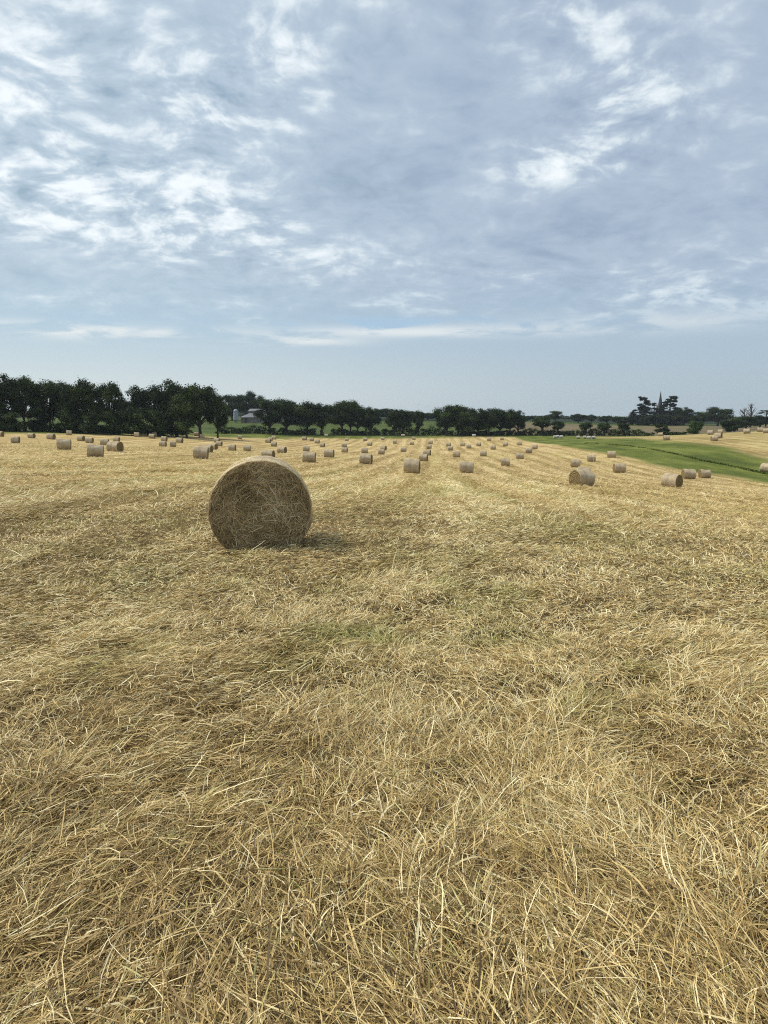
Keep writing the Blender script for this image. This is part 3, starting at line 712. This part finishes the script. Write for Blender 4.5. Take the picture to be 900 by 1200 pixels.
for px, top, hw, kd, lb in [
 (317,470.5,12,'oak','hedgerow tree with a short stem that hides the end of the barn'),
 (336,468.5,15,'oak','tallest hedgerow tree beside the barn, on a straight slim stem'),
 (361,472,14,'oak','third hedgerow tree from the barn, wide crown on a thick stem'),
 (377,474,12,'oak','fourth hedgerow tree from the barn, with stem widening upward'),
 (401,471,11,'oak','first tree of the ragged-topped clump in the middle hedgerow'),
 (411,470.5,9,'oak','middle tree of the ragged-topped clump in the hedgerow'),
 (419,473.5,10,'oak','last tree of the ragged-topped clump in the hedgerow'),
 (435,478,8.5,'oak','single narrow tree after the ragged-topped clump'),
 (462,481,7.5,'oak','first of two small trees sharing one crown in the hedgerow'),
 (472,481,9,'oak','second of two small trees sharing one crown in the hedgerow'),
 (490.5,482,4.8,'oak','slender lone tree in the hedgerow before the thick grove')]:
    D = float(lim(HEDGE, np.array([(px - CX) / F]))[0]) - 1
    tree(px, top, hw * 1.22, D, kd, 'broadleaf_tree', lb, 'tree', ROW)
GROVE = 'trees of the thick grove'
for px, top, hw, D, kd, lb in [
 (523,476,12,318,'oak','round-topped tree at the near end of the thick grove, above pasture'),
 (536,475.5,11,324,'low','highest tree of the thick grove with a wispy tip'),
 (548,479.5,11,316,'low','lighter green tree second along the thick grove'),
 (560,480,11,322,'low','dark dense tree in the very middle of the thick grove'),
 (572,480,10,315,'low','dark tree past the middle of the thick grove'),
 (585,479.5,11,319,'oak','tree of the thick grove with pale stems showing beneath'),
 (597,480.5,9,322,'oak','second last tree of the thick grove'),
 (606,482,7.5,316,'oak','last tree of the thick grove, next to the brown crop field')]:
    tree(px, top, hw * 1.12, D, kd, 'broadleaf_tree', lb, 'tree', GROVE)
for px, top, hw, kd, lb in [
 (634,488,9.5,'field','largest little round tree in the hedge by the brown crop'),
 (652.5,493.8,6.5,'field','little tree with drooping sides above the whitish bales'),
 (685,494.5,6.5,'field','round little hedge tree in the middle of the brown crop edge'),
 (706.5,496,6.8,'field','little vase-shaped hedge tree near the end of the hedge'),
 (729,496,6.4,'field','last little hedge tree before the steeple bush')]:
    D = float(lim(HEDGE, np.array([(px - CX) / F]))[0]) - 1
    tree(px, top, hw, D, kd, 'hedge_tree', lb, 'tree', 'little round trees in the crop hedge')
FAR = 'far trees behind the pasture'
for px, top, hw, D, kd, lb in [
 (273,463.5,10,440,'low','dome-shaped dark tree straight behind the silo'),(291,459.5,8,438,'oak','tallest tree behind the barn roof, with forked top'),(301,463,8,445,'oak','second tall tree behind the barn roof'),
 (310,468,8,442,'low','lower tree behind the gable end of the barn'),(325,473,9,460,'low','far tree behind the hedgerow tree beside the barn'),(347,474,9,462,'low','far tree in the dip after the tallest hedgerow tree'),
 (368,474.5,8,470,'low','far tree behind the third hedgerow tree from the barn'),(385,476,7,470,'low','far tree behind the clear meadow gap left of the ragged clump'),(394,477,7,472,'low','far tree right before the ragged-topped clump'),
 (428,479,7,475,'low','far tree behind the single narrow hedgerow tree'),(442,479.3,7,476,'low','far bluish tree in the meadow gap after the single narrow tree'),(454,479,7,478,'low','far bluish tree with the highest top of the middle gap'),
 (478,482,7,480,'low','far bluish tree behind the two trees sharing a crown'),(490,483,6,482,'low','far bluish tree behind the slender lone tree'),(501,484,6.5,484,'low','far bluish tree in the gap before the thick grove'),(511,484,6,486,'low','far bluish tree touching the thick grove'),
 (649,481.8,6,515,'oak','dark far tree with a ragged top above the brown crop'),(676,485.2,6.5,520,'low','low dome of a far tree on the brown crop skyline'),(691,486,4,520,'oak','small pointed far tree on the brown crop skyline'),
 (709,487.6,7,540,'low','flat dome of a far tree near the dark conifers'),(722,488.3,5,510,'low','dark tree first of three rising to the steeple'),(730.5,489.5,5,508,'low','dark low tree second of three rising to the steeple'),(617,487.5,6,520,'low','low far tree peeping out beside the thick grove')]:
    tree(px, top, hw * 1.3, D, 'low' if D < 500 else kd, 'broadleaf_tree', lb, 'tree', FAR)
tree(739.3, 481.3, 4.6, 506, 'cypress', 'dark_conifer', 'egg-shaped dark conifer next to the tall cedar', 'conifer')
for px, top, hw, D, lb in [(751.5,465.5,9.5,512,'tall open cedar with layered branches, left of the steeple'),(764,472.5,8,508,'dark cedar close against the church tower'),(782.5,464.5,10,514,'tall cedar with bent top right of the steeple'),(791,478,7,512,'low spreading cedar beyond the bent-topped one')]:
    tree(px, top, hw, D, 'cedar', 'cedar_tree', lb, 'cedar', 'cedars around the church')
for px, top, hw, D, kd, lb in [
 (757,486,10,504,'bush','dark yew mass under the tall open cedar'),(776,486,11,506,'bush','dark yew mass at the foot of the steeple'),
 (799,478,8,505,'low','flat-topped tree between the cedars and the notch in the skyline'),(808,487,7,502,'low','low tree in the skyline notch above the bright bush'),
 (818,483,9,500,'low','flat dark tree before the biggest tree on the far slope'),(838.5,477.5,12,480,'oak','biggest round tree on the far slope with a sky hole'),
 (852,492,7,300,'bush','dark bush beside the hindmost bale of the group of four'),(862,491,6,330,'low','small dark tree left of the dead trees'),
 (872,488,9,350,'low','dark tree in front of the bare dead trees'),(888,487,9,390,'low','dark tree under the high feathery tree tuft'),(904,487,10,392,'low','dark tree cut off by the photo edge on the far slope'),(925,485,14,395,'oak','tree beyond the photo edge on the far slope')]:
    nm = 'woodland_bush' if kd == 'bush' else 'broadleaf_tree'
    tree(px, top, hw * 1.2, D, kd, nm, lb, 'bush' if kd == 'bush' else 'tree', 'trees on the far slope', m_leaf)
tree(812, 493.5, 8, 262, 'bush', 'green_bush', 'fresh green bush on the crest of the far stubble', 'bush', None, m_fresh)
tree(773.5, 496.5, 7, 285, 'bush', 'green_bush', 'dull green bush behind a bale below the steeple', 'bush', None, m_leaf)
tree(868.5, 480, 5, 420, 'bare', 'dead_tree', 'shorter bare dead tree on the far slope', 'dead tree')
tree(876.5, 476, 5, 418, 'bare', 'dead_tree', 'taller bare dead tree on the far slope', 'dead tree')
tree(894.5, 480.5, 7.5, 430, 'sparse', 'tall_tree', 'thin tall tree with feathery tufts near the photo edge', 'tree')

# hedges: one thing per hedge, leaf clumps along the field edge with gaps and bumps
def hedge(p0, p1, h0, h1, dep, label, gaps=(), off=0, step=.72, mat=None, seed=5, name='field_hedge'):
    q = np.random.default_rng(seed); cent = []; rad_ = []; cnt = []
    px = p0
    while px < p1:
        D = float(lim(HEDGE, np.array([(px - CX) / F]))[0]) + off; x, y, z = at(px, D); px += step / D * F * .9
        if any(a < px < b for a, b in gaps): continue
        h = h0 + (h1 - h0) * fbm(np.array([x * .22 + seed]), np.array([y * .22]), 2)[0]
        for k in range(3):
            zz = h * (k + .55) / 3
            cent.append((x + q.normal(0, .5), y + q.normal(0, dep * .35), z + zz * q.uniform(.8, 1.15))); rad_.append((.95, dep * .55, h * .26)); cnt.append(46)
    V, Fq, T = leaves(cent, rad_, cnt, .42, q)
    o0 = V.mean(0); o0[2] = V[:, 2].min()
    o = link(name, mesh_np('hedge_leaves', V - o0, Fq, 4, mat or m_leaf, {'tone': T}), None, tuple(o0)); tag(o, label, 'hedge')
hedge(-150, 34, 2.0, 3.2, 2.2, 'dense dark hedge in front of the wood, up to the bright gap', seed=5, off=-3)
hedge(38, 128, 1.4, 2.8, 2.2, 'dark hedge in front of the wood, past the bright gap', ((108, 112),), seed=6, off=-3)
hedge(128, 222, .8, 2.2, 2.0, 'ragged low hedge in deep shade at the foot of the wood', seed=8, off=-3)
hedge(256, 330, 1.6, 3.4, 2.2, 'low bushy hedge in front of the pasture below the barn', ((328, 330),), seed=9)
hedge(333, 372, .8, 3.2, 2.0, 'uneven low hedge under the third hedgerow tree', ((349, 351),), seed=10)
hedge(378, 429, 1.2, 3.4, 2.2, 'low hedge beneath the ragged-topped tree clump', ((381, 392),), seed=11)
hedge(430, 457, 1.0, 4.2, 2.2, 'pair of rounded hedge bushes under the single narrow tree', ((446.5, 449),), seed=12)
hedge(458, 491, 1.6, 4.2, 2.2, 'dark hedge bushes under the two trees sharing a crown', seed=13)
hedge(494, 545, 1.2, 4.4, 2.2, 'dark low hedge running into the thick grove', ((531, 537),), seed=14)
hedge(545, 612, .6, 2.4, 2.2, 'shaded undergrowth hedge along the foot of the thick grove', seed=15)
hedge(612, 752, 1.2, 3.0, 2.0, 'dark field hedge along the brown crop with five little trees', ((747, 749),), seed=16)
hedge(754, 800, .4, 1.6, 1.6, 'broken low hedge on the skyline crest below the steeple', ((766, 778), (790, 793)), seed=17)

m_rank = leafmat('rank_grass', (.040, .062, .010), (.075, .105, .018), (.12, .15, .032))
# rank grass along the ditch in the green strip
q = np.random.default_rng(31); cent = []; rad_ = []; cnt = []
for px in np.arange(684, 960, .45):
    D = float(np.interp((px - CX) / F, DITCH[0], DITCH[1])); x, y, z = at(px, D)
    s = fbm(np.array([px * .13]), np.array([3.3]), 2)[0]
    if s < .33: continue
    cent.append((x, y + q.normal(0, .5), z + .05 + .08 * s)); rad_.append((.4, 1.0, .05 + .08 * s)); cnt.append(5)
V, Fq, T = leaves(cent, rad_, cnt, .24, q)
tag(link('ditch_grass', mesh_np('ditch_grass', V, Fq, 4, m_rank, {'tone': T})), 'dark rank grass along the ditch through the green strip', 'grass', kind='stuff')

# the far wood that closes the horizon
q = np.random.default_rng(41); cent = []; rad_ = []; cnt = []
for px in np.arange(-420, 1320, 2.6):
    for row in range(2):
        D = 820 + row * 160 + 60 * math.sin(px * .03); x, y, z = at(px + q.uniform(-1, 1), D)
        top = np.interp(px, [-400, 0, 260, 330, 520, 620, 700, 760, 900, 1300], [480, 480, 480, 483, 487, 488, 488.8, 489.6, 490, 488]) - row * 1.1 + q.normal(0, .55)
        ht = EYE + slope(px, top)[1] * D - z
        cent.append((x, y, z + ht * .5)); rad_.append((4.2, 4.2, ht * .52)); cnt.append(62)
V, Fq, T = leaves(cent, rad_, cnt, 1.9, q)
tag(link('far_woods', mesh_np('far_woods', V, Fq, 4, m_leaf, {'tone': T})), 'low bluish far wood closing the horizon', 'woods', kind='stuff')

# ------------------------------------------------------------------ barn, silo and church
def plain(name, a, b, scale, rough=.8, stretch=(1, 1, 1), bump=.3):
    m, t = material(name); oc = t.n('ShaderNodeTexCoord').outputs['Object']; n = t.noise(t.vmul(oc, stretch), scale, 4, .65)
    finish(t, t.mix(t.ss(n, .3, .7), a, b), rough, .25, n, bump, .03); return m
m_stone = plain('pale_stone', (.12, .11, .10), (.26, .24, .215), .9); m_slate = plain('grey_sheet_roof', (.15, .15, .155), (.24, .24, .25), .5, .5, (1.5, .3, 1))
m_steel = plain('galvanised_steel', (.22, .25, .275), (.33, .36, .385), 1, .35, (1, 1, .2)); m_door = plain('dark_timber', (.03, .026, .02), (.06, .05, .04), 2)
m_church = plain('dark_church_stone', (.060, .056, .052), (.115, .108, .10), .7); m_spire = plain('dark_spire_stone', (.05, .05, .05), (.085, .083, .08), .7)
bxx, byy, bz = at(303, 404); k = 404 / F
barn = link('stone_barn', None, None, (bxx, byy, bz)); tag(barn, 'pale stone barn with stepped grey sheet roof beyond the pasture', 'barn')
x0, x1 = -20.5 * k, 24 * k; he = 3.0; hr = 5.4; hu = 7.4
mb = MB(); mb.box(x0 + .5, x1 - .5, -.2, 11, -1.2, he); mb.box(-12 * k + .1, x1 - .6, 4.0, 8.0, he, hr + .9)
link('wall', mb.build('barn_wall', m_stone), barn)
mb = MB()      # lower roof with a hipped end, a sheet 12 cm thick
def slab(m_, a, b, c_, d_, th=.12):
    P = [np.array(p, float) for p in (a, b, c_, d_)]; m_.add(P + [p + np.array([0, 0, th]) for p in P], [(3,2,1,0),(4,5,6,7),(0,1,5,4),(1,2,6,5),(2,3,7,6),(3,0,4,7)])
slab(mb, (x0, -.9, he - .05), (x1, -.9, he - .05), (x1, 3.95, hr), (x0 + 5.2, 3.95, hr)); slab(mb, (x1, 11.8, he - .05), (x0, 11.8, he - .05), (x0 + 5.2, 8.05, hr), (x1, 8.05, hr))
slab(mb, (x0, 11.75, he - .03), (x0, -.85, he - .03), (x0 + 5.15, 3.97, hr - .03), (x0 + 5.15, 8.03, hr - .03))
link('lower_roof', mb.build('barn_lower_roof', m_slate), barn)
mb = MB(); slab(mb, (-12.5 * k, 3.5, hr + .8), (x1, 3.5, hr + .8), (x1, 6, hu), (-11 * k, 6, hu)); slab(mb, (x1, 8.5, hr + .8), (-12.5 * k, 8.5, hr + .8), (-11 * k, 6.02, hu), (x1, 6.02, hu))
link('upper_roof', mb.build('barn_upper_roof', m_slate), barn)
mb = MB(); mb.box(-15 * k, -12.6 * k, -.26, -.203, -.3, 2.3); link('door', mb.build('barn_door', m_door), barn)
sx, sy, sz = at(277.8, 400); silo = link('silo', None, None, (sx, sy, sz)); tag(silo, 'pale steel silo with domed top beside the barn', 'silo')
top = EYE + slope(278, 479.2)[1] * 400 - sz; rs = 2.9 / F * 400
mb = MB(); mb.tube([(0, 0, 1.6), (0, 0, top - 1.2)], [rs, rs], 20); link('tank', mb.build('silo_tank', m_steel), silo)
mb = MB(); mb.tube([(0, 0, top - 1.197), (0, 0, top - .75), (0, 0, top - .25), (0, 0, top)], [rs * 1.03, rs * .86, rs * .45, .1], 20); link('dome', mb.build('silo_dome', m_steel, True), silo)
mb = MB(); mb.tube([(0, 0, .3), (0, 0, 1.597)], [.35, rs * .96], 20); link('hopper', mb.build('silo_hopper', m_steel), silo)
for sxx, syy in ((-1, -1), (1, -1), (-1, 1), (1, 1)):
    mb = MB(); mb.tube([(sxx * .8, syy * .8, -.6), (sxx * .8, syy * .8, 1.9)], [.08, .08], 6); link('leg', mb.build('silo_leg', m_steel), silo)

cx_, cy_, cz_ = at(770.6, 520); k = 520 / F
ch = link('church', None, None, (cx_, cy_, cz_)); ch.rotation_euler = (0, 0, R(12)); tag(ch, 'dark stone church with a slender pointed spire among cedars', 'church')
tip = EYE + slope(770.6, 457.8)[1] * 520 - cz_; tw = EYE + slope(770.6, 475)[1] * 520 - cz_
mb = MB(); h = 1.75; mb.box(-h, h, -h, h, -1.5, tw)
for a in (-1, 1):
    for b in (-1, 1):
        mb.box(a * h - .35, a * h + .35, b * h - .35, b * h + .35, -1.5, tw * .8)
        mb.tube([(a * (h - .25), b * (h - .25), tw + .003), (a * (h - .25), b * (h - .25), tw + .9), (a * (h - .25), b * (h - .25), tw + 1.9)], [.25, .25, .03], 6)
link('tower', mb.build('church_tower', m_church), ch)
mb = MB(); mb.tube([(0, 0, tw + .003), (0, 0, tw + (tip - tw) * .5), (0, 0, tip)], [1.5, .72, .04], 8); link('spire', mb.build('church_spire', m_spire), ch)
for rz in range(4):
    mb = MB(); a = rz * pi / 2; ca, sa = cos(a), sin(a)
    pts = [(-.45, tw - 4), (.45, tw - 4), (.45, tw - 2.2), (0, tw - 1.5), (-.45, tw - 2.2)]
    P0 = [(u_ * ca - (-h - .004) * sa, u_ * sa + (-h - .004) * ca, z_) for u_, z_ in pts]; P1 = [(u_ * ca - (-h - .05) * sa, u_ * sa + (-h - .05) * ca, z_) for u_, z_ in pts]
    n = 5; mb.add(P0 + P1, [tuple(range(n)), tuple(range(2 * n - 1, n - 1, -1))] + [(i, (i + 1) % n, (i + 1) % n + n, i + n)[::-1] for i in range(n)])
    link('belfry_window', mb.build('belfry_window', m_door), ch)
mb = MB(); mb.box(h + .36, 17, -3.4, 3.4, -1.5, 6); link('nave_wall', mb.build('nave_wall', m_church), ch)
mb = MB(); slab(mb, (h + .37, -3.9, 5.7), (17.4, -3.9, 5.7), (17.4, 0, 9.6), (h + .37, 0, 9.6)); slab(mb, (17.4, 3.9, 5.7), (h + .37, 3.9, 5.7), (h + .37, .02, 9.6), (17.4, .02, 9.6))
link('nave_roof', mb.build('nave_roof', m_spire), ch)

# ------------------------------------------------------------------ haze
HAZE = 0.0001
m_haze = bpy.data.materials.new('haze_air'); m_haze.use_nodes = True; t = NT(m_haze.node_tree)
pv = t.n('ShaderNodeVolumePrincipled', {'Color': (.80, .88, .96, 1), 'Density': HAZE, 'Anisotropy': .1}); o_ = t.n('ShaderNodeOutputMaterial'); t.t.links.new(pv.outputs[0], o_.inputs['Volume'])
zlo = float(gz.min()) - 1.0
mb = MB(); mb.box(-3700, 3700, -3700, 3700, zlo, 42); hz_ = link('haze', mb.build('haze', m_haze)); tag(hz_, kind='stuff')
hz_['label'] = 'thin pale summer haze over the fields'; hz_['category'] = 'haze'

# ------------------------------------------------------------------ sky, sun, camera
SUN_EL, SUN_AZ = R(52), R(-72)          # bearing from +y, negative = to the left
wd = bpy.data.worlds.new('World'); sc.world = wd; wd.use_nodes = True; t = NT(wd.node_tree)
sky = t.n('ShaderNodeTexSky'); sky.sky_type = 'NISHITA'; sky.sun_disc = False; sky.sun_elevation = SUN_EL; sky.sun_rotation = SUN_AZ; sky.dust_density = 2.0
g = t.n('ShaderNodeTexCoord').outputs['Generated']; s3 = t.n('ShaderNodeSeparateXYZ', {0: g})
X_, Y_, Z_ = s3.outputs
azm = t.m('ARCTAN2', X_, Y_); el = t.m('ARCSINE', t.m('MINIMUM', t.m('MAXIMUM', Z_, -1.0), 1.0))
zd = t.m('ADD', t.m('MAXIMUM', Z_, 0.0), .24)
pv_ = t.n('ShaderNodeCombineXYZ', {0: t.m('DIVIDE', X_, zd), 1: t.m('DIVIDE', Y_, zd), 2: 0.0}).outputs[0]
wn = t.n('ShaderNodeTexNoise', {'Vector': pv_, 'Scale': 2.6, 'Detail': 3.0}); wv = t.n('ShaderNodeVectorMath', {0: wn.outputs['Color'], 1: (.5, .5, .5)}, operation='SUBTRACT').outputs[0]
p2 = t.n('ShaderNodeVectorMath', {0: pv_, 1: t.vmul(wv, (.2, .2, 0))}, operation='ADD').outputs[0]
nA = t.noise(p2, 3.0, 4, .55); nB = t.noise(p2, 9.5, 4, .55); nC = t.noise(p2, 20, 5, .6)
def blob(px, py, sx_, sy_, amp):
    a, b = slope(px, py); aa = math.atan(a); ee = math.atan(b * cos(aa))
    u_ = t.m('DIVIDE', t.m('SUBTRACT', azm, aa), sx_ / F); v_ = t.m('DIVIDE', t.m('SUBTRACT', el, ee), sy_ / F)
    return t.m('MULTIPLY', t.m('EXPONENT', t.m('MULTIPLY', t.m('ADD', t.m('MULTIPLY', u_, u_), t.m('MULTIPLY', v_, v_)), -1.0)), amp)
BL = [(60,170,190,110,.26),(60,60,110,50,.10),(230,110,60,35,.26),(200,240,150,55,.24),(330,60,70,70,.20),(400,290,130,25,.16),(655,195,75,25,.38),(735,110,55,50,.26),(650,20,60,30,.22),(790,160,40,30,.12),(780,365,140,25,.26),
      (60,310,120,25,-.20),(500,130,120,90,-.10),(560,230,240,60,-.14),(450,275,110,25,-.14),(800,240,120,50,-.16),(140,150,40,60,-.12),(330,190,90,40,-.08),(850,60,80,80,-.06),(250,310,300,20,-.04)]
bias = None
for b_ in BL:
    x_ = blob(*b_); bias = x_ if bias is None else t.m('ADD', bias, x_)
hf = t.m('ADD', .82, t.m('MULTIPLY', t.m('MAXIMUM', bias, -.08), 3.4))
v = t.m('ADD', t.m('MULTIPLY', t.m('SUBTRACT', nA, .5), 1.45), t.m('MULTIPLY', hf, t.m('ADD', t.m('MULTIPLY', t.m('SUBTRACT', nB, .5), 1.5), t.m('MULTIPLY', t.m('SUBTRACT', nC, .5), .85))))
v = t.m('ADD', t.m('ADD', v, .40), t.m('MULTIPLY', bias, .85))
lf = t.ss(azm, R(-24), R(14))
dark = t.mix(lf, (.262, .362, .445), (.25, .325, .43)); mid = t.mix(lf, (.425, .52, .60), (.38, .46, .56))
c1 = t.mix(t.ss(v, -.28, .52), dark, mid); c2 = t.mix(t.ss(v, .38, .82), c1, (.555, .635, .69)); cl = t.mix(t.ss(v, .56, 1.22), c2, (.80, .85, .87))
hazec = t.mix(t.ss(azm, R(-22), R(26)), (.58, .645, .65), (.375, .46, .515))
lowc = t.mix(t.ss(el, R(0), R(7.5)), hazec, t.mix(lf, (.38, .505, .60), (.335, .44, .545)))
col = t.mix(t.ss(t.m('ADD', el, t.m('MULTIPLY', t.m('SUBTRACT', nA, .5), .08)), R(5.2), R(11)), lowc, cl)
# long thin streaks low over the horizon
sv = t.n('ShaderNodeCombineXYZ', {0: t.m('MULTIPLY', azm, 9.0), 1: t.m('MULTIPLY', el, 46.0), 2: 3.0}).outputs[0]
ns_ = t.noise(sv, 1.0, 5, .6, .4)
def band(px0, px1, py, sy_, f):
    e_ = blob((px0 + px1) / 2, py, (px1 - px0) / 2, sy_, 1.0); return t.m('MULTIPLY', e_, f)
gap = t.m('ADD', band(280, 620, 380, 8, 1.0), band(0, 200, 374, 8, .35)); col = t.mix(t.m('MULTIPLY', gap, t.ss(ns_, .62, .42)), col, (.33, .475, .62))
stv = t.m('ADD', t.m('ADD', band(-60, 250, 388, 8, 1.2), band(345, 625, 389, 6, 1.0)), t.m('ADD', band(300, 420, 400, 5, .9), band(620, 880, 378, 12, .55)))
stv = t.m('MULTIPLY', stv, t.ss(ns_, .38, .56)); col = t.mix(t.m('MULTIPLY', stv, .92), col, (.67, .71, .72))
sk = t.n('ShaderNodeVectorMath', {0: sky.outputs[0], 1: (.10, .10, .10)}, operation='MULTIPLY').outputs[0]
col = t.mix(.90, sk, col)
up = t.n('ShaderNodeVectorMath', {0: col, 1: (10.0, 10.0, 10.0)}, operation='MULTIPLY').outputs[0]
bg = t.n('ShaderNodeBackground', {'Color': up, 'Strength': .1}); o_ = t.n('ShaderNodeOutputWorld'); t.t.links.new(bg.outputs[0], o_.inputs[0])

sl = bpy.data.lights.new('sun', 'SUN'); sl.energy = 2.9; sl.angle = R(11); sl.color = (1, .94, .845)
so = link('sun', sl, None, (-40, 20, 60))
dirv = (sin(SUN_AZ) * cos(SUN_EL), cos(SUN_AZ) * cos(SUN_EL), sin(SUN_EL))
import mathutils
so.rotation_euler = mathutils.Vector(dirv).to_track_quat('Z', 'Y').to_euler()

cam = bpy.data.cameras.new('camera'); cam.sensor_fit = 'VERTICAL'; cam.sensor_height = 36; cam.lens = 27; cam.clip_start = .05; cam.clip_end = 20000
co_ = link('camera', cam, None, (0, 0, EYE)); co_.rotation_euler = (pi / 2 - TH, 0, 0); sc.camera = co_
vs = sc.view_settings; vs.view_transform = 'Standard'; vs.look = 'None'; vs.exposure = .30; vs.gamma = 1; vs.use_curve_mapping = False
sc.cycles.volume_bounces = 0; sc.cycles.max_bounces = 6; sc.cycles.diffuse_bounces = 3; sc.cycles.transparent_max_bounces = 8
sc.cycles.use_denoising = False; sc.cycles.denoiser = 'OPENIMAGEDENOISE'; sc.cycles.denoising_input_passes = 'RGB_ALBEDO_NORMAL'; sc.cycles.denoising_prefilter = 'ACCURATE'
sc.cycles.filter_width = 1.1
